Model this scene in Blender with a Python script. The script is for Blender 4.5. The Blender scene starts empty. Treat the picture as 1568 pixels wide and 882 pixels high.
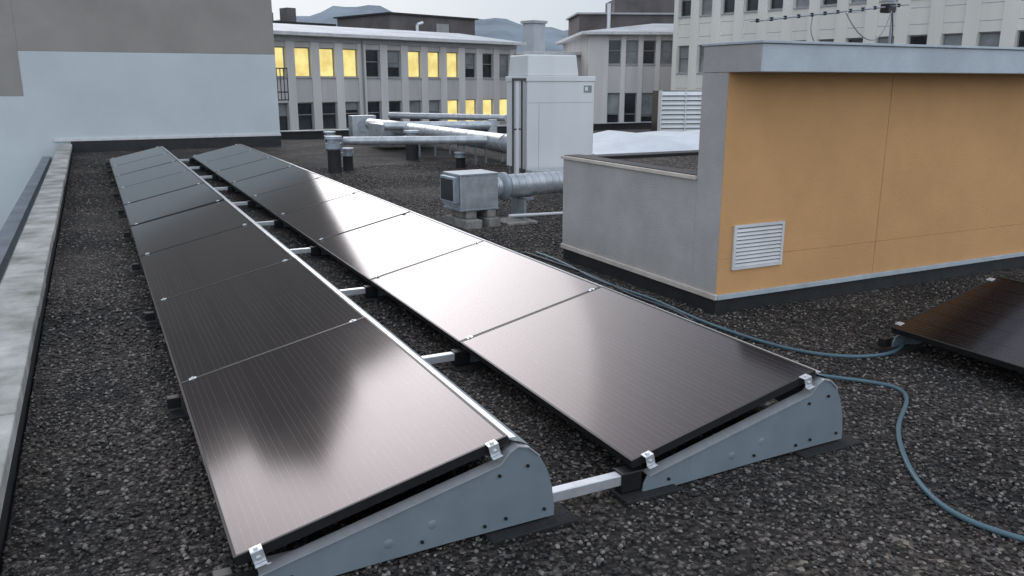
import bpy, bmesh, math, random
import numpy as np
from mathutils import Vector, Matrix
random.seed(7)
S=bpy.context.scene
S.view_settings.view_transform='Standard';S.view_settings.look='None';S.view_settings.exposure=0
COL=S.collection
# ------------------------------------------------------------------ helpers
def empty(name,loc=(0,0,0),rotz=0):
    o=bpy.data.objects.new(name,None);o.empty_display_size=.2;COL.objects.link(o);o.location=loc;o.rotation_euler=(0,0,rotz);return o
def mesh_obj(name,verts,faces,mat,parent=None,smooth=False):
    me=bpy.data.meshes.new(name);me.from_pydata([tuple(v) for v in verts],[],faces);me.update()
    bm=bmesh.new();bm.from_mesh(me);bmesh.ops.recalc_face_normals(bm,faces=bm.faces);bm.to_mesh(me);bm.free()
    if smooth:
        for p in me.polygons:p.use_smooth=True
    o=bpy.data.objects.new(name,me);COL.objects.link(o)
    if mat:me.materials.append(mat)
    if parent:o.parent=parent
    return o
def bevel(o,w,seg=2):
    m=o.modifiers.new("b",'BEVEL');m.width=w;m.segments=seg;m.limit_method='ANGLE';return o
def box(name,a,b,mat,parent=None,bev=0):
    x0,y0,z0=a;x1,y1,z1=b
    v=[(x0,y0,z0),(x1,y0,z0),(x1,y1,z0),(x0,y1,z0),(x0,y0,z1),(x1,y0,z1),(x1,y1,z1),(x0,y1,z1)]
    f=[(0,3,2,1),(4,5,6,7),(0,1,5,4),(1,2,6,5),(2,3,7,6),(3,0,4,7)]
    o=mesh_obj(name,v,f,mat,parent)
    if bev:bevel(o,bev)
    return o
def boxes(name,lst,mat,parent=None,bev=0):
    V=[];Fc=[]
    for a,b in lst:
        x0,y0,z0=a;x1,y1,z1=b;n=len(V)
        V+=[(x0,y0,z0),(x1,y0,z0),(x1,y1,z0),(x0,y1,z0),(x0,y0,z1),(x1,y0,z1),(x1,y1,z1),(x0,y1,z1)]
        Fc+=[tuple(n+i for i in q) for q in [(0,3,2,1),(4,5,6,7),(0,1,5,4),(1,2,6,5),(2,3,7,6),(3,0,4,7)]]
    o=mesh_obj(name,V,Fc,mat,parent)
    if bev:bevel(o,bev)
    return o
def revolve(name,p0,p1,prof,mat,parent=None,n=28):
    p0=Vector(p0);p1=Vector(p1);d=p1-p0;L=d.length;q=d.to_track_quat('Z','Y')
    V=[];Fc=[]
    for t,r in prof:
        for i in range(n):
            a=2*math.pi*i/n;V.append(p0+q@Vector((r*math.cos(a),r*math.sin(a),t*L)))
    for k in range(len(prof)-1):
        for i in range(n):
            j=(i+1)%n;Fc.append((k*n+i,k*n+j,(k+1)*n+j,(k+1)*n+i))
    Fc.append(tuple(range(n)));Fc.append(tuple((len(prof)-1)*n+i for i in range(n)))
    o=mesh_obj(name,V,Fc,mat,parent,True)
    e=o.modifiers.new("e",'EDGE_SPLIT');e.split_angle=math.radians(35);return o
def cyl(name,p0,p1,r,mat,parent=None,n=24): return revolve(name,p0,p1,[(0,r),(1,r)],mat,parent,n)
def duct(name,p0,p1,r,mat,parent=None,step=.25,lip=.006):
    L=(Vector(p1)-Vector(p0)).length;k=max(1,int(L/step));prof=[(0,r)]
    for i in range(1,k):
        t=i/k;w=.008/L;prof+=[(t-w,r),(t-w*.6,r+lip),(t+w*.6,r+lip),(t+w,r)]
    prof.append((1,r));return revolve(name,p0,p1,prof,mat,parent)
def tube(name,pts,r,mat,parent=None):
    c=bpy.data.curves.new(name,'CURVE');c.dimensions='3D';c.bevel_depth=r;c.bevel_resolution=4;c.resolution_u=12
    s=c.splines.new('NURBS');s.points.add(len(pts)-1);s.order_u=4;s.use_endpoint_u=True
    for i,p in enumerate(pts):s.points[i].co=(*p,1)
    o=bpy.data.objects.new(name,c);COL.objects.link(o);c.materials.append(mat)
    if parent:o.parent=parent
    return o
# ------------------------------------------------------------------ materials
def mat(name,col,rough=.6,metal=0,var=.15,nscale=6,bump=0,bscale=60,col2=None,streak=False,spec=.5,coords='Object'):
    m=bpy.data.materials.new(name);m.use_nodes=True;nt=m.node_tree;N=nt.nodes;Lk=nt.links
    b=N['Principled BSDF'];b.inputs['Roughness'].default_value=rough;b.inputs['Metallic'].default_value=metal;b.inputs['Specular IOR Level'].default_value=spec
    tc=N.new('ShaderNodeTexCoord');no=N.new('ShaderNodeTexNoise');no.inputs['Scale'].default_value=nscale;no.inputs['Detail'].default_value=5;no.inputs['Roughness'].default_value=.6
    src=tc.outputs[coords]
    if streak:
        mp=N.new('ShaderNodeMapping');mp.inputs['Scale'].default_value=(1,1,.15);Lk.new(src,mp.inputs[0]);Lk.new(mp.outputs[0],no.inputs['Vector'])
    else:Lk.new(src,no.inputs['Vector'])
    r=N.new('ShaderNodeValToRGB');c2=col2 or tuple(c*(1-var*1.6) for c in col)
    r.color_ramp.elements[0].position=.3;r.color_ramp.elements[1].position=.68
    r.color_ramp.elements[0].color=(*c2,1);r.color_ramp.elements[1].color=(*[min(1,c*(1+var*.5)) for c in col],1)
    Lk.new(no.outputs[0],r.inputs[0]);Lk.new(r.outputs[0],b.inputs['Base Color'])
    if bump:
        n2=N.new('ShaderNodeTexNoise');n2.inputs['Scale'].default_value=bscale;n2.inputs['Detail'].default_value=3;Lk.new(tc.outputs[coords],n2.inputs['Vector'])
        bp=N.new('ShaderNodeBump');bp.inputs['Strength'].default_value=bump;bp.inputs['Distance'].default_value=.01;Lk.new(n2.outputs[0],bp.inputs['Height']);Lk.new(bp.outputs[0],b.inputs['Normal'])
    return m
M={}
M['wall_light']=mat('light_render',(.56,.61,.625),.9,0,.06,.6,.35,45)
M['wall_brown']=mat('brown_render',(.32,.30,.275),.9,0,.10,.8,.4,45)
M['flash_white']=mat('white_flashing',(.68,.68,.68),.55,0,.12,3)
M['bitumen']=mat('bitumen',(.022,.023,.025),.6,0,.3,6,.4,80)
M['concrete']=mat('coping_concrete',(.46,.46,.44),.85,0,.35,2.6,.6,70,col2=(.17,.17,.145))
M['ledge']=mat('ledge_metal',(.22,.25,.28),.5,0,.2,2)
M['stucco']=mat('grey_stucco',(.44,.42,.41),.92,0,.10,2.5,.6,110)
M['orange']=mat('orange_render',(.64,.36,.155),.9,0,.08,1.3,.5,120)
M['fascia']=mat('fascia_paint',(.48,.53,.57),.6,0,.13,2,.2,60)
M['trim_cream']=mat('trim_cream',(.64,.57,.50),.6,0,.12,5)
M['trim_blue']=mat('trim_blue',(.46,.51,.55),.5,0,.12,5)
M['alu']=mat('aluminium',(.72,.74,.76),.35,.6,.08,20)
M['galv']=mat('galvanised_steel',(.36,.40,.44),.45,.45,.16,9,col2=(.27,.31,.34))
M['platesteel']=mat('plate_steel',(.215,.26,.29),.5,.15,.10,5,.08,200)
M['duct']=mat('duct_steel',(.52,.55,.58),.38,.5,.2,7)
M['black']=mat('black_anodised',(.012,.012,.013),.42,0,.2,20)
M['rubber']=mat('rubber',(.014,.014,.015),.75,0,.3,30,.5,90)
M['hvac']=mat('white_cabinet',(.70,.72,.725),.5,0,.06,1.6,streak=True)
M['block']=mat('concrete_block',(.30,.29,.27),.9,0,.3,9,.8,90)
M['hose']=mat('teal_hose',(.085,.155,.19),.45,0,.1,12)
M['cable']=mat('dark_cable',(.045,.055,.065),.45,0,.2,12)
M['facade']=mat('facade_panel',(.60,.58,.565),.75,0,.14,.7,streak=True)
M['pilaster']=mat('pilaster',(.72,.70,.68),.75,0,.12,.8,streak=True)
M['sill']=mat('sill_metal',(.42,.43,.44),.5,0,.1,2)
M['roofmetal']=mat('roof_metal',(.50,.53,.56),.6,0,.18,.5)
M['brownbox']=mat('brown_cladding',(.125,.112,.112),.7,0,.25,.7)
M['whitetower']=mat('white_tower_panel',(.82,.80,.74),.7,0,.08,.5,streak=True)
M['membrane']=mat('white_membrane',(.66,.69,.73),.7,0,.1,1.5,.3,4)
M['winframe']=mat('window_frame',(.32,.32,.32),.5,0,.1,3)
M['city']=mat('city_ground',(.06,.06,.06),.9,0,.3,.05)
M['hill']=mat('hazy_hill',(.20,.25,.30),.95,0,.25,.006)  # blue-grey distance haze is put into the hill colour
M['haze']=mat('hazy_concrete',(.50,.53,.56),.9,0,.1,.3)
M['darkwin']=mat('window_dark',(.03,.035,.042),.08,0,.5,.9,spec=.6)
M['blind']=mat('window_blind',(.28,.30,.31),.35,0,.3,1.1)
def lit(name,c,st):
    m=bpy.data.materials.new(name);m.use_nodes=True;nt=m.node_tree;N=nt.nodes;b=N['Principled BSDF']
    tc=N.new('ShaderNodeTexCoord');no=N.new('ShaderNodeTexNoise');no.inputs['Scale'].default_value=1.3;no.inputs['Detail'].default_value=3
    nt.links.new(tc.outputs['Object'],no.inputs['Vector']);r=N.new('ShaderNodeValToRGB')
    r.color_ramp.elements[0].position=.35;r.color_ramp.elements[0].color=(c[0]*.80,c[1]*.72,c[2]*.6,1);r.color_ramp.elements[1].position=.6;r.color_ramp.elements[1].color=(*c,1)
    nt.links.new(no.outputs[0],r.inputs[0]);nt.links.new(r.outputs[0],b.inputs['Emission Color']);b.inputs['Emission Strength'].default_value=st
    b.inputs['Base Color'].default_value=(.1,.09,.05,1);return m
M['lit']=lit('window_lit',(.98,.84,.32),1.0)
def gravel_mat():
    m=bpy.data.materials.new('gravel');m.use_nodes=True;nt=m.node_tree;N=nt.nodes;Lk=nt.links;b=N['Principled BSDF']
    tc=N.new('ShaderNodeTexCoord');v=N.new('ShaderNodeTexVoronoi');v.inputs['Scale'].default_value=60;Lk.new(tc.outputs['Object'],v.inputs['Vector'])
    sep=N.new('ShaderNodeSeparateColor');Lk.new(v.outputs['Color'],sep.inputs[0])
    r=N.new('ShaderNodeValToRGB');cr=r.color_ramp;cr.elements[0].color=(.014,.0135,.0135,1);cr.elements[1].position=1;cr.elements[1].color=(.20,.185,.17,1)
    e=cr.elements.new(.5);e.color=(.030,.028,.028,1);e=cr.elements.new(.82);e.color=(.070,.065,.061,1)
    Lk.new(sep.outputs[0],r.inputs[0])
    no=N.new('ShaderNodeTexNoise');no.inputs['Scale'].default_value=.9;no.inputs['Detail'].default_value=8;no.inputs['Roughness'].default_value=.65;Lk.new(tc.outputs['Object'],no.inputs['Vector'])
    r2=N.new('ShaderNodeValToRGB');r2.color_ramp.elements[0].position=.38;r2.color_ramp.elements[0].color=(.5,.52,.56,1);r2.color_ramp.elements[1].position=.66;r2.color_ramp.elements[1].color=(1.75,1.58,1.42,1);Lk.new(no.outputs[0],r2.inputs[0])
    mx=N.new('ShaderNodeMix');mx.data_type='RGBA';mx.blend_type='MULTIPLY';mx.inputs[0].default_value=1;Lk.new(r.outputs[0],mx.inputs[6]);Lk.new(r2.outputs[0],mx.inputs[7])
    Lk.new(mx.outputs[2],b.inputs['Base Color']);b.inputs['Roughness'].default_value=.85;b.inputs['Specular IOR Level'].default_value=.25
    bp=N.new('ShaderNodeBump');bp.invert=True;bp.inputs['Strength'].default_value=1;bp.inputs['Distance'].default_value=.012;Lk.new(v.outputs['Distance'],bp.inputs['Height']);Lk.new(bp.outputs[0],b.inputs['Normal'])
    return m
M['gravel']=gravel_mat()
def pv_mat():
    m=bpy.data.materials.new('pv_glass');m.use_nodes=True;nt=m.node_tree;N=nt.nodes;Lk=nt.links;b=N['Principled BSDF']
    tc=N.new('ShaderNodeTexCoord');sx=N.new('ShaderNodeSeparateXYZ');Lk.new(tc.outputs['Object'],sx.inputs[0])
    def line(out,period,width):
        a=N.new('ShaderNodeMath');a.operation='MODULO';ad=N.new('ShaderNodeMath');ad.operation='ADD';ad.inputs[1].default_value=10;Lk.new(out,ad.inputs[0])
        Lk.new(ad.outputs[0],a.inputs[0]);a.inputs[1].default_value=period
        c=N.new('ShaderNodeMath');c.operation='LESS_THAN';c.inputs[1].default_value=width;Lk.new(a.outputs[0],c.inputs[0]);return c.outputs[0]
    l1=line(sx.outputs[0],.0273,.0010);l2=line(sx.outputs[1],.0865,.0022);l3=line(sx.outputs[0],.1638,.0022)
    def mx(f,c1,c2):
        q=N.new('ShaderNodeMix');q.data_type='RGBA';Lk.new(f,q.inputs[0])
        if isinstance(c1,tuple):q.inputs[6].default_value=(*c1,1)
        else:Lk.new(c1,q.inputs[6])
        q.inputs[7].default_value=(*c2,1);return q.outputs[2]
    c=mx(l1,(.008,.005,.006),(.12,.10,.10));c=mx(l2,c,(.005,.004,.005));c=mx(l3,c,(.005,.004,.005))
    Lk.new(c,b.inputs['Base Color']);b.inputs['IOR'].default_value=1.58
    no=N.new('ShaderNodeTexNoise');no.inputs['Scale'].default_value=3;Lk.new(tc.outputs['Object'],no.inputs['Vector'])
    mr=N.new('ShaderNodeMapRange');mr.inputs[3].default_value=.10;mr.inputs[4].default_value=.135;Lk.new(no.outputs[0],mr.inputs[0]);Lk.new(mr.outputs[0],b.inputs['Roughness'])
    b.inputs['Specular Tint'].default_value=(1,.87,.89,1)
    return m
M['pv']=pv_mat()
# ------------------------------------------------------------------ camera
yaw,pit,fpx,H=.4645,.2433,1266.6,1.603
F=Vector((math.sin(yaw)*math.cos(pit),math.cos(yaw)*math.cos(pit),-math.sin(pit)));R=Vector((math.cos(yaw),-math.sin(yaw),0));U=R.cross(F)
cam=bpy.data.cameras.new("camera");co=bpy.data.objects.new("camera",cam);COL.objects.link(co);S.camera=co
cam.sensor_width=36;cam.lens=fpx/1568*36;cam.clip_end=20000;cam.clip_start=.05
co.matrix_world=Matrix(((R.x,U.x,-F.x,0),(R.y,U.y,-F.y,0),(R.z,U.z,-F.z,H),(0,0,0,1)))
# ------------------------------------------------------------------ world + sun
SAZ=math.radians(6);SEL=math.radians(25)
sdir=Vector((math.sin(SAZ)*math.cos(SEL),math.cos(SAZ)*math.cos(SEL),math.sin(SEL)))
w=bpy.data.worlds.new("World");S.world=w;w.use_nodes=True;nt=w.node_tree;N=nt.nodes;bg=N['Background']
sky=N.new('ShaderNodeTexSky');sky.sky_type='NISHITA';sky.sun_disc=False;sky.sun_elevation=SEL;sky.sun_rotation=SAZ;sky.air_density=1.0;sky.dust_density=2.0;sky.ozone_density=1.5
hs=N.new('ShaderNodeHueSaturation');hs.inputs['Saturation'].default_value=.5;nt.links.new(sky.outputs[0],hs.inputs['Color'])
tc=N.new('ShaderNodeTexCoord');no=N.new('ShaderNodeTexNoise');no.inputs['Scale'].default_value=2.2;no.inputs['Detail'].default_value=5
mp=N.new('ShaderNodeMapping');mp.inputs['Scale'].default_value=(1,1,2.5);nt.links.new(tc.outputs['Generated'],mp.inputs[0]);nt.links.new(mp.outputs[0],no.inputs['Vector'])
rp=N.new('ShaderNodeValToRGB');rp.color_ramp.elements[0].position=.3;rp.color_ramp.elements[0].color=(.80,.84,.90,1);rp.color_ramp.elements[1].position=.7;rp.color_ramp.elements[1].color=(1.0,.98,.98,1)
nt.links.new(no.outputs[0],rp.inputs[0])
sp=N.new('ShaderNodeSeparateXYZ');nt.links.new(tc.outputs['Generated'],sp.inputs[0])
er=N.new('ShaderNodeValToRGB');cr=er.color_ramp;cr.elements[0].position=0;cr.elements[0].color=(.38,.44,.50,1);cr.elements[1].position=1;cr.elements[1].color=(.50,.55,.62,1)
for p_,c_ in ((.10,(.43,.49,.56)),(.24,(.56,.60,.64)),(.40,(.52,.55,.59)),(.55,(.46,.50,.55))):
    e=cr.elements.new(p_);e.color=(*c_,1)
nt.links.new(sp.outputs[2],er.inputs[0])
mrb=N.new('ShaderNodeMapRange');mrb.inputs[1].default_value=.35;mrb.inputs[2].default_value=-.5;mrb.inputs[3].default_value=1.0;mrb.inputs[4].default_value=1.95;nt.links.new(sp.outputs[1],mrb.inputs[0])
mx=N.new('ShaderNodeMix');mx.data_type='RGBA';mx.blend_type='MULTIPLY';mx.inputs[0].default_value=1
nt.links.new(er.outputs[0],mx.inputs[6]);nt.links.new(rp.outputs[0],mx.inputs[7])
sb=N.new('ShaderNodeVectorMath');sb.operation='SCALE';nt.links.new(mx.outputs[2],sb.inputs[0]);nt.links.new(mrb.outputs[0],sb.inputs['Scale'])
sc_=N.new('ShaderNodeVectorMath');sc_.operation='SCALE';sc_.inputs['Scale'].default_value=14.0;nt.links.new(sb.outputs[0],sc_.inputs[0])
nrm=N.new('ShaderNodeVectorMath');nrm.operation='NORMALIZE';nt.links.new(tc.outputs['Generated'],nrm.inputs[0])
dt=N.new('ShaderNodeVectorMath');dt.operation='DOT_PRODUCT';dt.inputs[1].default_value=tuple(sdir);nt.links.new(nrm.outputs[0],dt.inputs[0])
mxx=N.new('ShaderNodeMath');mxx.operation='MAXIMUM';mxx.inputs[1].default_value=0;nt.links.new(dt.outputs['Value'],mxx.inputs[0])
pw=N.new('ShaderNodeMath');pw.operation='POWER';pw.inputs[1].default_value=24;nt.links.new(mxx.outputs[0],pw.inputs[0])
# added mask fades the glow out near the horizon, keeping low sky dim
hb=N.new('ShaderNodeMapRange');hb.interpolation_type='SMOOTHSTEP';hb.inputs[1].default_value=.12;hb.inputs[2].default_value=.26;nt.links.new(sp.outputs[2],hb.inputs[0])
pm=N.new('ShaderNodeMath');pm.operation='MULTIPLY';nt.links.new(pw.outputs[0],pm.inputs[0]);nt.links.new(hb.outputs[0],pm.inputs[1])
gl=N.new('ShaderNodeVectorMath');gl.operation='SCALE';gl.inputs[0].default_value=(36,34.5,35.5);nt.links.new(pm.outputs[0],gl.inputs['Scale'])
mm=N.new('ShaderNodeMix');mm.data_type='RGBA';mm.inputs[0].default_value=.85;nt.links.new(hs.outputs[0],mm.inputs[6]);nt.links.new(sc_.outputs[0],mm.inputs[7])
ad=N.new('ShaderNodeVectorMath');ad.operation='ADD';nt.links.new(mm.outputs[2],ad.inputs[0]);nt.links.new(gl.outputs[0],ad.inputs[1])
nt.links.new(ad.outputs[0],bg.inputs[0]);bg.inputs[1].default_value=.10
sl=bpy.data.lights.new("sun",'SUN');sl.energy=.3;sl.angle=math.radians(30);sl.color=(1,.95,.94);so=bpy.data.objects.new("sun",sl);COL.objects.link(so)
so.rotation_euler=sdir.to_track_quat('Z','Y').to_euler();so.location=(0,0,20)
# ------------------------------------------------------------------ terrain
mesh_obj('ground',[(-4000,-4000,-12),(4000,-4000,-12),(4000,5000,-12),(-4000,5000,-12)],[(0,1,2,3)],M['city'])
V=[];Fc=[];nx=120
for i in range(nx+1):
    a=math.radians(-30+90*i/nx)
    h=168+18*math.sin(i*.21+1)+11*math.sin(i*.53)+5*math.sin(i*1.7)+random.uniform(-3,3)
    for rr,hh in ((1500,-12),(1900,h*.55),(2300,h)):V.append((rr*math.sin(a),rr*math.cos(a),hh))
for i in range(nx):
    for k in range(2):
        a=i*3+k;Fc.append((a,a+3,a+4,a+1))
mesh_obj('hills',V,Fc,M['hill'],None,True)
# ------------------------------------------------------------------ roof deck
roof=empty('flat_roof')
box('deck',(-.69,-4,-12),(20,25.2,-.05),M['bitumen'],roof)
gx=np.linspace(-.43,20,110);gy=np.linspace(-4,25,160);V=[];Fc=[]
for y in gy:
    for x in gx:V.append((x,y,.012*math.sin(x*2.1+y*.7)*math.sin(y*1.3-x)*.6))
n=len(gx)
for j in range(len(gy)-1):
    for i in range(n-1):Fc.append((j*n+i,j*n+i+1,(j+1)*n+i+1,(j+1)*n+i))
grav=mesh_obj('gravel',V,Fc,M['gravel'],None,True)
stones=[]
cols=[(.020,.019,.019),(.030,.028,.028),(.045,.041,.039),(.07,.065,.060),(.17,.157,.145),(.045,.034,.029)]
for k,c in enumerate(cols):
    bm=bmesh.new();bmesh.ops.create_icosphere(bm,subdivisions=1,radius=1)
    for v in bm.verts:
        v.co*=random.uniform(.72,1.15);v.co.z*=.7;v.co.x*=1.2
    me=bpy.data.meshes.new(f'stone_{k}');bm.to_mesh(me);bm.free()
    sm=bpy.data.materials.new(f'stone_mat_{k}');sm.use_nodes=True;nb_=sm.node_tree;pb=nb_.nodes['Principled BSDF'];pb.inputs['Roughness'].default_value=.6;pb.inputs['Specular IOR Level'].default_value=.35
    oi=nb_.nodes.new('ShaderNodeObjectInfo');rr_=nb_.nodes.new('ShaderNodeValToRGB');rr_.color_ramp.elements[0].color=(*[q*.6 for q in c],1);rr_.color_ramp.elements[1].color=(*[q*1.5 for q in c],1)
    nb_.links.new(oi.outputs['Random'],rr_.inputs[0]);nb_.links.new(rr_.outputs[0],pb.inputs['Base Color']);me.materials.append(sm)
    o=bpy.data.objects.new(f'stone_{k}',me);o.parent=grav;o.hide_render=True
    stones.append(o)
sc=bpy.data.collections.new('gravel_stones');COL.children.link(sc)
for o in stones:sc.objects.link(o);o.location=(0,0,-5)
def scatter(name,rects,dens,smin,smax,seed):
    V=[];Fc=[]
    for x0,y0,x1,y1 in rects:
        q=len(V);V+=[(x0,y0,.004),(x1,y0,.004),(x1,y1,.004),(x0,y1,.004)];Fc.append((q,q+1,q+2,q+3))
    o=mesh_obj(name,V,Fc,None,grav)
    g=bpy.data.node_groups.new(name,'GeometryNodeTree');g.interface.new_socket('Geometry',in_out='INPUT',socket_type='NodeSocketGeometry');g.interface.new_socket('Geometry',in_out='OUTPUT',socket_type='NodeSocketGeometry')
    N=g.nodes;gi=N.new('NodeGroupInput');go=N.new('NodeGroupOutput');d=N.new('GeometryNodeDistributePointsOnFaces');d.inputs['Density'].default_value=dens;d.inputs['Seed'].default_value=seed
    ci=N.new('GeometryNodeCollectionInfo');ci.inputs['Collection'].default_value=sc;ci.inputs['Separate Children'].default_value=True;ci.inputs['Reset Children'].default_value=True
    ip=N.new('GeometryNodeInstanceOnPoints');ip.inputs['Pick Instance'].default_value=True
    rr=N.new('FunctionNodeRandomValue');rr.data_type='FLOAT_VECTOR';rr.inputs[0].default_value=(-.5,-.5,0);rr.inputs[1].default_value=(.5,.5,6.28)
    rs=N.new('FunctionNodeRandomValue');rs.data_type='FLOAT';rs.inputs[2].default_value=smin;rs.inputs[3].default_value=smax
    ri=N.new('FunctionNodeRandomValue');ri.data_type='INT';ri.inputs[4].default_value=0;ri.inputs[5].default_value=11;ri.inputs['Seed'].default_value=5
    Lk=g.links;Lk.new(gi.outputs[0],d.inputs['Mesh']);Lk.new(d.outputs['Points'],ip.inputs['Points']);Lk.new(ci.outputs[0],ip.inputs['Instance'])
    Lk.new(rr.outputs[0],ip.inputs['Rotation']);Lk.new(rs.outputs[1],ip.inputs['Scale']);Lk.new(ri.outputs[2],ip.inputs['Instance Index']);Lk.new(ip.outputs[0],go.inputs[0])
    m=o.modifiers.new('gn','NODES');m.node_group=g
    return o
scatter('stones_near',[(-.43,.6,4.6,5.0),(4.6,1,8,4.35)],1800,.0045,.0105,1)
scatter('stones_mid',[(-.43,5,3.75,9)],1000,.006,.012,2)
scatter('stones_far',[(-.43,9,.3,22),(1.4,9,1.8,18),(2.9,9,7.5,16),(3.75,6.7,7.5,9)],420,.007,.014,3)
# left parapet
par=empty('roof_parapet')
y=-4
cop=[];
while y<22.2:
    y2=min(y+1.0,22.3);cop.append(((-.70,y+.003,.12),(-.43+random.uniform(-.004,.004),y2-.003,.20+random.uniform(-.003,.003))));y=y2
boxes('coping_slabs',cop,M['concrete'],par,.008)
box('upstand',(-.66,-4,-3),(-.445,22.3,.117),M['bitumen'],par)
box('outer_flashing',(-1.07,-4,-.25),(-.90,22.3,-.07),M['ledge'],par,.004)
box('outer_ledge',(-.90,-4,-.6),(-.663,22.3,-.19),M['wall_light'],par)
box('outer_wall',(-1.04,-4,-12),(-.91,22.3,-.253),M['wall_light'],par)
box('far_upstand',(4.5,24.9,-.5),(19.9,25.1,.20),M['bitumen'],par)
box('far_coping',(4.5,24.85,.203),(19.9,25.15,.23),M['ledge'],par)
# ------------------------------------------------------------------ back wall building
bw=empty('rendered_wall_building')
X1=4.42;ZT=8.9
box('wall_lower',(-9,22.35,-12),(X1,34,2.30),M['wall_light'],bw)
boxes('wall_upper',[((-1.28,22.35,2.303),(X1,34,ZT)),((-9,22.35,2.303),(-1.283,34,ZT))],M['wall_brown'],bw)
box('wall_left_patch',(-9,22.343,1.31),(-1.285,22.348,2.302),M['wall_brown'],bw)
box('flashing',(-.8,22.30,.26),(X1+.01,22.347,.32),M['flash_white'],bw,.003)
box('base_upstand',(-.45,22.31,-.02),(X1,22.346,.257),M['bitumen'],bw)
box('wall_cap',(-9.1,22.25,ZT+.003),(X1+.1,34,ZT+.1),M['ledge'],bw)
gp=[(-1.0,ZT+.103),(2.4,ZT+.103),(2.4,ZT+.5),(.3,ZT+2.1),(-1.0,ZT+1.1)]
mesh_obj('raised_roof_part',[(x,22.5,z) for x,z in gp]+[(x,27,z) for x,z in gp],[tuple(range(5)),tuple(range(9,4,-1))]+[(i,(i+1)%5,5+(i+1)%5,5+i) for i in range(5)],M['wall_brown'],bw)  # unseen raised part, outline shaped for the dark notch in panel reflections
rl=[]
for zz in (1.15,1.35,1.95):rl.append(((X1+.02,22.5,zz),(X1+.32,22.53,zz+.03)))
for i in range(4):rl.append(((X1+.03+i*.09,22.5,1.15),(X1+.05+i*.09,22.53,1.95)))
boxes('balcony_railing',rl,M['black'],bw)
# ------------------------------------------------------------------ box building right
bx,by,by3,by2=3.82,4.417,4.683,6.576
rb=empty('rooftop_plant_room')
box('orange_wall',(bx+.004,by,.136),(11,by+.12,1.67),M['orange'],rb)
box('tall_wall',(bx,by+.003,.137),(11,by3,1.668),M['stucco'],rb)
box('roof_slab',(bx+.002,by-.297,1.67),(11,by3,1.843),M['fascia'],rb,.005)
box('slab_cap',(bx-.012,by-.312,1.845),(11,by3+.012,1.862),M['trim_blue'],rb,.003)
box('slab_end',(bx-.003,by-.295,1.672),(bx+.001,by3-.004,1.842),M['stucco'],rb)
box('low_wall_side',(bx,by3+.002,.137),(bx+.16,by2,.93),M['stucco'],rb)
box('low_wall_back',(bx+.162,by2-.16,.137),(11,by2,.93),M['stucco'],rb)
box('low_infill',(bx+.162,by3+.003,.1),(11,by2-.163,.90),M['bitumen'],rb)
box('low_gravel',(bx+.17,by3+.01,.90),(11,by2-.19,.925),M['gravel'],rb)
box('coping_side',(bx-.02,by3+.002,.932),(bx+.18,by2+.02,.960),M['trim_cream'],rb,.003)
box('coping_side_top',(bx+.004,by3+.004,.9605),(bx+.17,by2,.966),M['bitumen'],rb)
box('coping_back',(bx+.182,by2-.18,.932),(11,by2+.02,.955),M['bitumen'],rb,.003)
box('base_side',(bx+.006,by+.01,-.02),(bx+.1,by2-.01,.134),M['bitumen'],rb)
box('base_front',(bx+.008,by+.006,-.02),(11,by+.1,.134),M['bitumen'],rb)
box('trim_side',(bx-.02,by-.02,.112),(bx+.005,by2,.150),M['trim_cream'],rb,.003)
box('trim_front',(bx+.007,by-.022,.110),(11,by-.001,.146),M['trim_blue'],rb,.003)
boxes('render_joints',[((5.39,by-.002,.15),(5.396,by+.001,1.66)),((8.2,by-.002,.15),(8.206,by+.001,1.66)),((bx+.006,by-.002,.40),(11,by+.001,.403))],mat('joint',(.50,.285,.13),.9),rb)
lv=empty('vent_grille');lv.parent=rb
x0,x1,z0,z1=3.945,4.41,.315,.635
boxes('frame',[((x0,by-.018,z0),(x0+.022,by-.003,z1)),((x1-.022,by-.018,z0),(x1,by-.003,z1)),((x0+.022,by-.017,z0),(x1-.022,by-.003,z0+.02)),((x0+.022,by-.017,z1-.02),(x1-.022,by-.003,z1))],M['flash_white'],lv)
V=[];Fc=[]
nb=10
for i in range(nb):
    za=z0+.022+(z1-z0-.044)*i/nb;zb=za+(z1-z0-.044)/nb*.66;q=len(V)
    V+=[(x0+.022,by-.019,za),(x1-.022,by-.019,za),(x1-.022,by-.008,zb),(x0+.022,by-.008,zb)];Fc.append((q,q+1,q+2,q+3))
mesh_obj('blades',V,Fc,M['flash_white'],lv)
box('back',(x0+.01,by-.0035,z0+.01),(x1-.01,by-.001,z1-.01),M['winframe'],lv)
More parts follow.
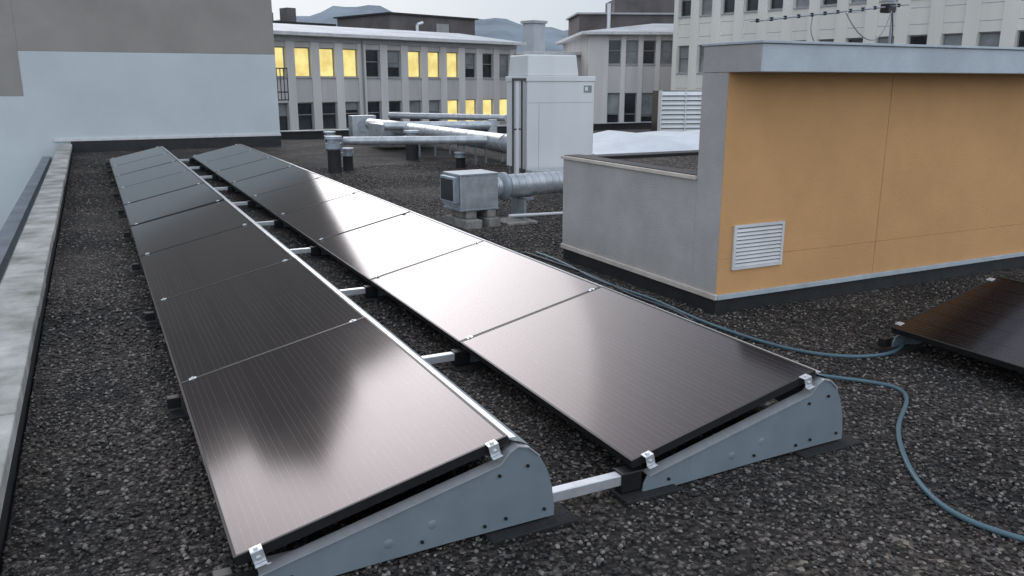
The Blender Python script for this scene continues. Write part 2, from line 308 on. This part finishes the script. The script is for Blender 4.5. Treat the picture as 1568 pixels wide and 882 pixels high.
# ------------------------------------------------------------------ solar rows
L=1.74;PW=.964;RISE=.2226;TILT=math.atan2(RISE,PW);SL=math.hypot(PW,RISE);ZL=.15
def solar_row(name,xa,y0,n,front=True,farplate=True,rails=True,stubs=True):
    root=empty(name,(xa,y0,0))
    for j in range(n):
        p=empty('panel_%d'%(j+1));p.parent=root;p.location=(0,j*L+.006,ZL);p.rotation_euler=(random.uniform(-.003,.003),-TILT+random.uniform(-.003,.003),0)
        ln=L-.014
        g=mesh_obj('glass',[(.010,.010,-.0015),(SL-.010,.010,-.0015),(SL-.010,ln-.010,-.0015),(.010,ln-.010,-.0015)],[(0,1,2,3)],M['pv'],p)
        boxes('frame',[((0,0,-.035),(SL,.010,0)),((0,ln-.010,-.035),(SL,ln,0)),((0,.0102,-.035),(.010,ln-.0102,0)),((SL-.010,.0102,-.035),(SL,ln-.0102,0))],M['black'],p)
        box('backsheet',(.011,.011,-.008),(SL-.011,ln-.011,-.005),M['black'],p)
    cl=empty('clamps');cl.parent=root;cl.location=(0,0,ZL);cl.rotation_euler=(0,-TILT,0)
    lst=[]
    for j in range(1,n):
        for xx in (.05,SL-.09):
            lst.append(((xx,j*L-.014,.001),(xx+.036,j*L+.014,.005)));lst.append(((xx+.012,j*L-.005,.0052),(xx+.023,j*L+.005,.012)))
    for yy,sg in ((0,-1),(n*L,1)):
        for xx in (.05,SL-.09):
            lst+= [((xx,yy-.022,-.038),(xx+.040,yy-.018,.005)),((xx,yy-.0178,.001),(xx+.040,yy+.014,.005)),((xx,yy-.040,-.042),(xx+.040,yy-.0222,-.038))] if sg<0 else [((xx,yy-.03,.001),(xx+.04,yy+.01,.006)),((xx,yy-.004,-.045),(xx+.04,yy+.002,.0008))]
            if sg<0:lst+=[((xx+.013,yy-.012,.0052),(xx+.027,yy+.002,.013)),((xx+.013,yy-.0275,-.028),(xx+.027,yy-.0222,-.014))]
    boxes('clamp_parts',lst,M['alu'],cl,.0012)
    prof=[(.045,.0),(.05,.045),(.07,ZL-.085+RISE*.07)]
    for t in (.15,.3,.5,.7,.9,.955):prof.append((t*PW,ZL-.085+RISE*t))
    prof+=[(PW-.005,.318),(PW+.03,.335),(PW+.075,.322),(PW+.12,.280),(PW+.152,.22),(PW+.175,.14),(PW+.185,.06),(PW+.185,.022)]
    prof+=[(PW*.75,.018),(PW*.5,.012),(.09,.0)]
    def plate(nm,yy,th):
        V=[(x,yy,z) for x,z in prof]+[(x,yy+th,z) for x,z in prof];m_=len(prof)
        Fc=[tuple(range(m_)),tuple(range(2*m_-1,m_-1,-1))]+[(i,(i+1)%m_,m_+(i+1)%m_,m_+i) for i in range(m_)]
        return mesh_obj(nm,V,Fc,M['platesteel'],root)
    if front:
        bevel(plate('end_plate',-.014,.010),.002)
        V=[];pp=prof[2:13]
        for x,z in pp:V+=[(x,-.022,z+.003),(x,.03,z+.003)]
        fl=mesh_obj('plate_flange',V,[(2*i,2*i+1,2*i+3,2*i+2) for i in range(len(pp)-1)],M['alu'],root)
        sd=fl.modifiers.new('s','SOLIDIFY');sd.thickness=.005
        for bx_,bz in ((.17,.045),(.62,.052),(.86,.05),(.92,.235),(PW+.07,.25),(PW+.14,.06),(PW-.02,.06)):
            cyl('bolt',(bx_,-.022,bz),(bx_,-.013,bz),.0065,M['black'],root,6)
        for bx_ in (.50,.66):
            revolve('emboss',(bx_,-.0165,.075+ (bx_-.5)*.2),(bx_,-.0138,.075+(bx_-.5)*.2),[(0,.012),(1,.018)],M['platesteel'],root,20)
    if farplate:plate('far_plate',n*L+.004,.008)
    for j in range(1,n):plate('inner_plate_%d'%j,j*L-.004,.006)
    dp=[(PW+.004,.358),(PW+.045,.344),(PW+.08,.326),(PW+.124,.284),(PW+.157,.222),(PW+.18,.142),(PW+.190,.06)]
    V=[]
    for x,z in dp:V+=[(x,.0,z),(x,n*L,z)]
    mesh_obj('rear_deflector',V,[(2*i,2*i+1,2*i+3,2*i+2) for i in range(len(dp)-1)],M['galv'],root)
    box('deflector_lip',(PW+.004,.0,.362),(PW+.030,n*L,.366),M['alu'],root)
    for j in range(n+1):
        yy=j*L+(0.0 if j else .04)
        box('pad',(PW-.1,yy-.11,-.01),(PW+.26,yy+.11,.014),M['rubber'],root,.004)
        box('pad_low',(-.06,yy-.1,-.01),(.2,yy+.1,.016),M['rubber'],root,.004)
        if stubs:
            box('rail_end',(-.065,yy-.025,.035),(-.002,yy+.025,.09),M['black'],root,.004)
        if rails:
            box('rail',(.1,yy-.022,.052),(1.515-.03,yy+.022,.096),M['alu'],root,.003)
            box('rail_shoe',(1.515-.045,yy-.03,.02),(1.515+.05,yy+.035,.105),M['black'],root,.004)
    return root
solar_row('solar_panel_row',.2564,2.464,9,stubs=True)
solar_row('solar_panel_row',1.7717,2.4746,9,rails=False,stubs=False)
solar_row('solar_panel_row',4.24,3.30-2*L,2,rails=False)
# ------------------------------------------------------------------ cables & hose
tube('garden_hose',[(3.1,3.75,.02),(3.3,3.35,.02),(3.50,3.14,.012),(3.66,2.96,.012),(3.76,2.80,.012),(3.60,2.64,.012),(3.30,2.48,.012),(3.06,2.25,.012),(2.88,2.04,.012),(2.76,1.81,.012),(2.80,1.60,.012),(2.95,1.35,.012),(3.2,1.1,.012)],.011,M['hose'])
tube('power_cable',[(3.72,6.9,.012),(3.74,6.34,.012),(3.58,5.7,.012),(3.70,4.95,.012),(3.60,4.42,.014),(3.62,3.85,.016),(3.70,3.50,.016),(3.88,3.28,.016),(4.16,3.20,.016),(4.40,3.30,.016),(4.44,3.36,.06),(4.34,3.2,.12)],.011,M['hose'])
tube('power_cable',[(3.60,6.9,.02),(3.66,6.2,.014),(3.70,5.7,.012),(3.56,5.1,.012),(3.66,4.6,.012),(3.52,4.2,.012),(3.3,3.9,.012)],.010,M['cable'])
# ------------------------------------------------------------------ fan unit on blocks
fu=empty('duct_fan_unit',(3.62,8.5,0),math.radians(4))
box('casing',(0,0,.20),(.48,.42,.60),M['duct'],fu,.006)
boxes('casing_flanges',[((-.012,-.008,.590),(.492,.428,.610)),((-.012,-.008,.195),(.492,.428,.212))],M['galv'],fu,.002)
box('inlet_frame',(-.07,.03,.28),(-.001,.39,.58),M['galv'],fu,.01)
box('inlet_dark',(-.074,.06,.31),(-.071,.36,.55),M['black'],fu)
box('block_1',(.02,-.10,-.01),(.22,.46,.10),M['block'],fu,.012);box('block_1b',(.07,0,.102),(.20,.4,.193),M['block'],fu,.012)
box('block_2',(.32,-.08,-.01),(.47,.46,.10),M['block'],fu,.012);box('block_2b',(.34,0,.102),(.45,.4,.193),M['block'],fu,.012)
box('paver',(.55,-.12,-.01),(.95,.3,.03),M['block'],fu,.008)
duct('spigot',(.48,.2,.42),(.62,.2,.42),.115,M['duct'],fu,.05)
duct('flexible_duct',(.72,.2,.42),(2.6,.2,.44),.135,M['duct'],fu,.09,.007)
revolve('collar',(.60,.2,.42),(.72,.2,.42),[(0,.12),(.3,.165),(.7,.165),(1,.13)],M['galv'],fu)
tube('small_pipe',[(.62,.0,.10),(.8,-.02,.10),(1.4,-.1,.08),(2.1,-.1,.08)],.018,M['hvac'],fu)
boxes('duct_stand',[((.86,.05,-.01),(.89,.35,.28)),((.86,.05,.26),(1.0,.35,.285))],M['galv'],fu)
# ------------------------------------------------------------------ hvac tower
hv=empty('air_handling_cabinet',(6.02,11.5,0),math.radians(-3))
box('body',(0,0,.28),(1.17,.80,1.66),M['hvac'],hv,.012)
box('body_top_band',(-.015,-.015,1.62),(1.185,.815,1.70),M['hvac'],hv,.01)
V=[(.02,.02,1.70),(.90,.02,1.70),(.90,.78,1.70),(.02,.78,1.70),(.04,.05,2.02),(.87,.05,2.02),(.87,.75,2.02),(.04,.75,2.02)]
bevel(mesh_obj('cap',V,[(0,3,2,1),(4,5,6,7),(0,1,5,4),(1,2,6,5),(2,3,7,6),(3,0,4,7)],M['hvac'],hv),.02)
boxes('panel_joints',[((.02,-.003,1.30),(1.15,.001,1.306)),((.20,-.003,.30),(.205,.001,1.30))],M['sill'],hv)
box('logo_plate',(.98,-.004,1.45),(1.12,.001,1.56),mat('logo',(.25,.3,.3),.5),hv)
box('logo_leaf',(1.0,-.007,1.48),(1.05,-.0042,1.54),M['hvac'],hv)
boxes('legs',[((.03,.03,-.01),(.10,.10,.279)),((1.07,.03,-.01),(1.14,.10,.279)),((.03,.7,-.01),(.10,.77,.279)),((1.07,.7,-.01),(1.14,.77,.279))],M['galv'],hv)
dk=mat('dark_service_pipe',(.06,.06,.062),.5)
boxes('service_frame',[((-.24,0,-.01),(-.22,.03,1.66)),((-.09,0,-.01),(-.07,.03,1.66)),((-.24,-.004,1.63),(-.0,.034,1.67)),((-.22,.008,.9),(-.09,.022,.92))],dk,hv)
cyl('riser_pipe',(-.155,.05,0),(-.155,.05,1.62),.045,M['hvac'],hv)
box('base_box',(-.05,-.3,-.01),(.9,-.05,.3),M['duct'],hv,.01)
# ------------------------------------------------------------------ rooftop ductwork
rd=empty('rooftop_ductwork')
duct('duct_main_a',(6.75,22.0,.52),(6.5,13.2,.58),.15,M['duct'],rd,.8)
duct('duct_main_b',(7.25,22.0,.50),(7.0,13.4,.50),.12,M['duct'],rd,.8)
duct('duct_low',(7.9,21.5,.35),(7.5,13.2,.35),.16,M['duct'],rd,.8)
duct('duct_cross',(4.15,15.2,.56),(6.4,13.75,.60),.075,M['duct'],rd,.6)
duct('duct_cross_b',(6.1,18.8,.62),(8.6,18.2,.62),.10,M['duct'],rd,.6)
duct('duct_turn',(6.5,13.3,.58),(6.9,12.0,.6),.15,M['duct'],rd,.3)
duct('duct_far',(7.5,22.6,.72),(9.6,19.5,.72),.08,M['duct'],rd,.5)
duct('duct_riser',(8.6,18.2,.1),(8.6,18.2,.75),.11,M['duct'],rd,.3)
box('plenum',(6.3,19.6,.12),(7.6,20.7,.62),M['duct'],rd,.01)
box('plenum_small',(6.9,12.9,.2),(7.7,13.8,.62),M['duct'],rd,.01)
for i,(xx,yy) in enumerate([(6.62,15.2),(6.7,17.6),(7.4,15.6),(7.55,17.9),(6.75,20.9)]):
    boxes('duct_support_%d'%i,[((xx-.2,yy-.02,-.01),(xx-.17,yy+.02,.42)),((xx+.17,yy-.02,-.01),(xx+.2,yy+.02,.42)),((xx-.2,yy-.022,.39),(xx+.2,yy+.022,.42))],M['galv'],rd)
def vent(loc,h,r):
    v=empty('roof_vent_pipe',loc)
    revolve('body',(0,0,-.02),(0,0,h*.72),[(0,r*1.15),(.1,r*.95),(.9,r*.9),(1,r*.9)],M['rubber'],v)
    revolve('cowl',(0,0,h*.62),(0,0,h),[(0,r*.93),(.1,r*1.15),(.5,r*1.15),(.55,r*.9),(.75,r*.9),(.8,r*1.25),(1,r*1.2)],M['galv'],v)
vent((3.93,15.1,0),.66,.13);vent((4.25,15.35,0),.42,.10);vent((6.08,16.9,0),.62,.14);vent((5.2,20.3,0),.45,.12);vent((6.35,14.9,0),.3,.1)
ou=empty('condenser_unit',(6.6,23.2,0))
box('casing',(0,0,.1),(.7,.4,.70),M['duct'],ou,.01);cyl('fan_opening',(.35,-.012,.42),(.35,-.001,.42),.20,M['galv'],ou);boxes('feet',[((.05,0,-.01),(.12,.4,.099)),((.58,0,-.01),(.65,.4,.099))],M['galv'],ou)
lc=empty('louvred_cabinet',(16.4,22.0,0),math.radians(-20))
box('core',(0,.06,-.05),(1.5,1.2,1.35),M['black'],lc)
V=[];Fc=[]
for i in range(9):
    z=.05+i*.145;q=len(V);V+=[(-.03,-.02,z),(1.53,-.02,z),(1.53,.058,z+.12),(-.03,.058,z+.12)];Fc.append((q,q+1,q+2,q+3))
mesh_obj('louvres',V,Fc,M['hvac'],lc);boxes('posts',[((-.06,-.03,-.05),(-.031,.3,1.36)),((1.531,-.03,-.05),(1.56,.3,1.36)),((.74,-.028,-.05),(.77,.04,1.355))],M['hvac'],lc)
V=[];Fc=[];nx,ny=16,10
for j in range(ny+1):
    for i in range(nx+1):
        u=i/nx;v=j/ny;e=min(1,5*min(u,1-u))*min(1,4*min(v,1-v))
        V.append((10.2+7*u,15.5+4*v,.02+.38*e*(1-.35*u)+.03*math.sin(i*1.9)*e+.02*math.sin(j*2.3+i)*e))
for j in range(ny):
    for i in range(nx):
        a=j*(nx+1)+i;Fc.append((a,a+1,a+nx+2,a+nx+1))
mesh_obj('membrane_covered_rooflight',V,Fc,M['membrane'],None,True)
# ------------------------------------------------------------------ antenna
an=empty('yagi_antenna')
cyl('mast',(6.98,5.8,.86),(6.98,5.8,2.5),.014,M['galv'],an)
a=Vector((5.30,5.8,2.126));b=Vector((7.05,5.8,2.32));cyl('boom',a,b,.007,M['galv'],an)
for i in range(12):
    p=a+(b-a)*(i/11);l=.09+.03*i/11;cyl('element_%d'%i,p+Vector((0,-l,0)),p+Vector((0,l,0)),.005,M['galv'],an,8)
    box('clip_%d'%i,p+Vector((-.010,-.012,-.014)),p+Vector((.010,.012,.018)),M['black'],an)
box('dipole_box',(6.86,5.75,2.25),(6.96,5.85,2.33),M['black'],an,.004)
tube('coax',[(6.9,5.75,2.26),(6.8,5.74,2.0),(6.6,5.74,1.95),(6.4,5.74,2.1),(6.3,5.74,2.22)],.006,M['winframe'],an)
tube('coax_b',[(6.9,5.75,2.26),(7.0,5.74,2.0),(6.85,5.74,1.8),(6.95,5.74,1.2)],.006,M['cable'],an)
tube('coax_c',[(5.95,5.8,2.19),(5.9,5.8,2.02),(6.0,5.8,1.9),(6.2,5.8,1.9)],.005,M['winframe'],an)
# ------------------------------------------------------------------ facades
def facade(root,s0,s1,cols,wins,zb,zt,ww,mp,md,depth=.22,pat=None,proud=.05,back=10):
    box('core',(s0,depth,zb),(s1,back,zt),M['facade'] ,root)
    zs=[zb]+[z for w_ in wins for z in w_]+[zt]
    bands=[((s0,0,zs[i]),(s1,depth-.002,zs[i+1])) for i in range(0,len(zs),2)]
    boxes('spandrels',bands,md,root)
    edges=[s0]+[e for c in cols for e in (c-ww/2,c+ww/2)]+[s1]
    pil=[((edges[i],-proud,zb),(edges[i+1],depth-.004,zt-.004)) for i in range(0,len(edges),2) if edges[i+1]-edges[i]>.02]
    boxes('pilasters',pil,mp,root,.01)
    sil=[];fr=[];pan={'lit':[],'darkwin':[],'blind':[]}
    for r,(z0,z1) in enumerate(wins):
        for k,c in enumerate(cols):
            a,b_=c-ww/2,c+ww/2
            sil.append(((a+.002,-.06,z0-.05),(b_-.002,-.001,z0-.003)))
            fr+=[((a+.002,.10,z0+.002),(a+.05,.15,z1-.002)),((b_-.05,.10,z0+.002),(b_-.002,.15,z1-.002)),((a+.052,.102,z0+.002),(b_-.052,.15,z0+.05)),((a+.052,.102,z1-.05),(b_-.052,.15,z1-.002))]
            kind=pat(r,k)
            if kind!='lit':fr.append(((a+.052,.103,z0+(z1-z0)*.55),(b_-.052,.148,z0+(z1-z0)*.55+.04)))
            if kind=='mixed':
                zm=z0+(z1-z0)*random.uniform(.35,.7)
                pan['blind'].append(((a,.16,zm),(b_,.17,z1)));pan['darkwin'].append(((a,.161,z0),(b_,.172,zm-.002)))
            else:pan[kind].append(((a,.16,z0),(b_,.17,z1)))
    boxes('sills',sil,M['sill'],root);boxes('window_frames',fr,M['winframe'],root)
    for k,v in pan.items():
        if v:boxes('glazing_'+k,v,M[k],root)
ang=math.atan2(.327,.945)
ob=empty('office_building',(9.65,42.14,0),ang)
cols=[1.4*n for n in range(-9,11)]
upl={-1,0,1,2,4,5,6};dnl={6,7,8,9}
upl={-1,0,1,2,5,6,7};dnl={7,8,9,10}
def patB(r,k):
    n=k-9
    if r==2 and n in upl:return 'lit'
    if r==1 and n in dnl:return 'lit'
    return random.choice(['darkwin','mixed','mixed','blind'])
facade(ob,-14,15.0,cols,[(-4.2,-2.8),(-.72,.65),(1.87,3.28)],-12,3.80,.92,M['pilaster'],M['facade'],pat=patB,back=11)
box('eave',(-14.3,-.55,3.803),(15.4,11.3,3.98),M['flash_white'],ob,.02)
box('soffit_band',(-14,-.09,3.55),(15,-.052,3.80),M['sill'],ob)
V=[(-14.3,-.45,3.983),(15.3,-.45,3.983),(15.3,5.5,4.75),(-14.3,5.5,4.75),(15.3,11.2,3.983),(-14.3,11.2,3.983)]
mesh_obj('roof',V,[(0,1,2,3),(3,2,4,5),(1,4,2),(0,3,5)],M['roofmetal'],ob)
boxes('roof_seams',[((-14+1.2*i,-.4,4.0),(-14+1.2*i+.02,-.38,4.02)) for i in range(24)],M['sill'],ob)
cyl('downpipe',(3.5,-.13,-12),(3.5,-.13,3.8),.05,M['winframe'],ob)
ph=empty('brown_clad_building',(9.65,42.14,0),ang)
box('body',(14.4,11.6,-12),(22.5,18,6.25),M['brownbox'],ph);box('cap',(14.2,11.4,6.253),(22.7,18.2,6.36),M['black'],ph)
cyl('flue',(16.4,11.1,4.2),(16.4,11.1,5.6),.12,M['alu'],ph);cyl('flue_elbow',(16.4,11.1,5.6),(16.9,11.1,5.75),.12,M['alu'],ph)
boxes('hatch',[((18.6,11.55,4.9),(19.8,11.6,5.8))],M['winframe'],ph)
ph2=empty('brown_clad_building',(9.65,42.14,0),ang)
box('body',(-9,16,-12),(12.6,22,5.55),M['brownbox'],ph2);box('cap',(-9.2,15.8,5.553),(12.8,22.2,5.68),M['black'],ph2)
boxes('chimneys',[((9.6,17,5.68),(10.3,18,6.7)),((8,17,5.68),(8.5,17.6,6.3))],M['brownbox'],ph2)
lk=empty('link_building',(23.9,47.1,0),math.radians(-20))
box('body',(0,0,-12),(6,8,3.25),M['facade'],lk);box('eave',(-.1,-.4,3.253),(6.2,8,3.45),M['flash_white'],lk,.02)
eb=empty('office_wing',(26.37,42.71,0),math.atan2(-.39,.92))
def patE(r,k):return random.choice(['darkwin','darkwin','mixed','blind'])
facade(eb,0,12,[1.55+1.02*i for i in range(10)],[(-5,-3),(-1.75,1.02),(2.65,4.0)],-12,4.28,.74,M['pilaster'],M['facade'],pat=patE,back=12)
box('eave',(-.5,-.6,4.283),(12.4,12.4,4.46),M['flash_white'],eb,.02)
V=[(-.4,-.5,4.463),(12.3,-.5,4.463),(12.3,12.3,4.463),(-.4,12.3,4.463),(5,5.5,5.3),(8,5.5,5.3)]
mesh_obj('roof',V,[(0,1,5,4),(1,2,5),(2,3,4,5),(3,0,4)],M['roofmetal'],eb)
pe=empty('rooftop_penthouse',(26.37,42.71,0),math.atan2(-.39,.92))
box('body',(1.4,14,3),(14,20,6.5),M['brownbox'],pe);box('upper',(4.2,15,6.6),(14,19,7.7),M['brownbox'],pe);box('cap',(1.2,13.8,6.5),(14.2,20.2,6.62),M['sill'],pe)
cyl('flue',(3.5,13.4,4.4),(3.5,13.4,7.2),.14,M['alu'],pe)
tb=empty('white_tower_block',(28.35,37.25,0),math.atan2(-.984,.176))
facade(tb,0,34,[.72+1.4*i for i in range(23)],[(-1.2,.2),(2.1,3.5),(4.95,6.4),(8.2,9.6),(11.4,12.8)],-12,15,.86,M['whitetower'],M['whitetower'],pat=lambda r,k:random.choice(['darkwin','blind','mixed','blind']),proud=.12,back=12)
boxes('panel_lines',[((0,-.003,z),(34,-.0,z+.03)) for z in (1.3,3.9,4.55,7.3,10.5)],M['sill'],tb)
db=empty('distant_building',(80,150,0),.3);box('body',(0,0,-12),(3.2,3.2,13.0),M['haze'],db);box('top',(-.3,-.3,13),(3.5,3.5,13.5),M['sill'],db)
db=empty('distant_building',(40,170,0),.1);box('body',(0,0,-12),(26,10,9),M['brownbox'],db);box('top',(3,1,9),(12,6,11),M['roofmetal'],db)
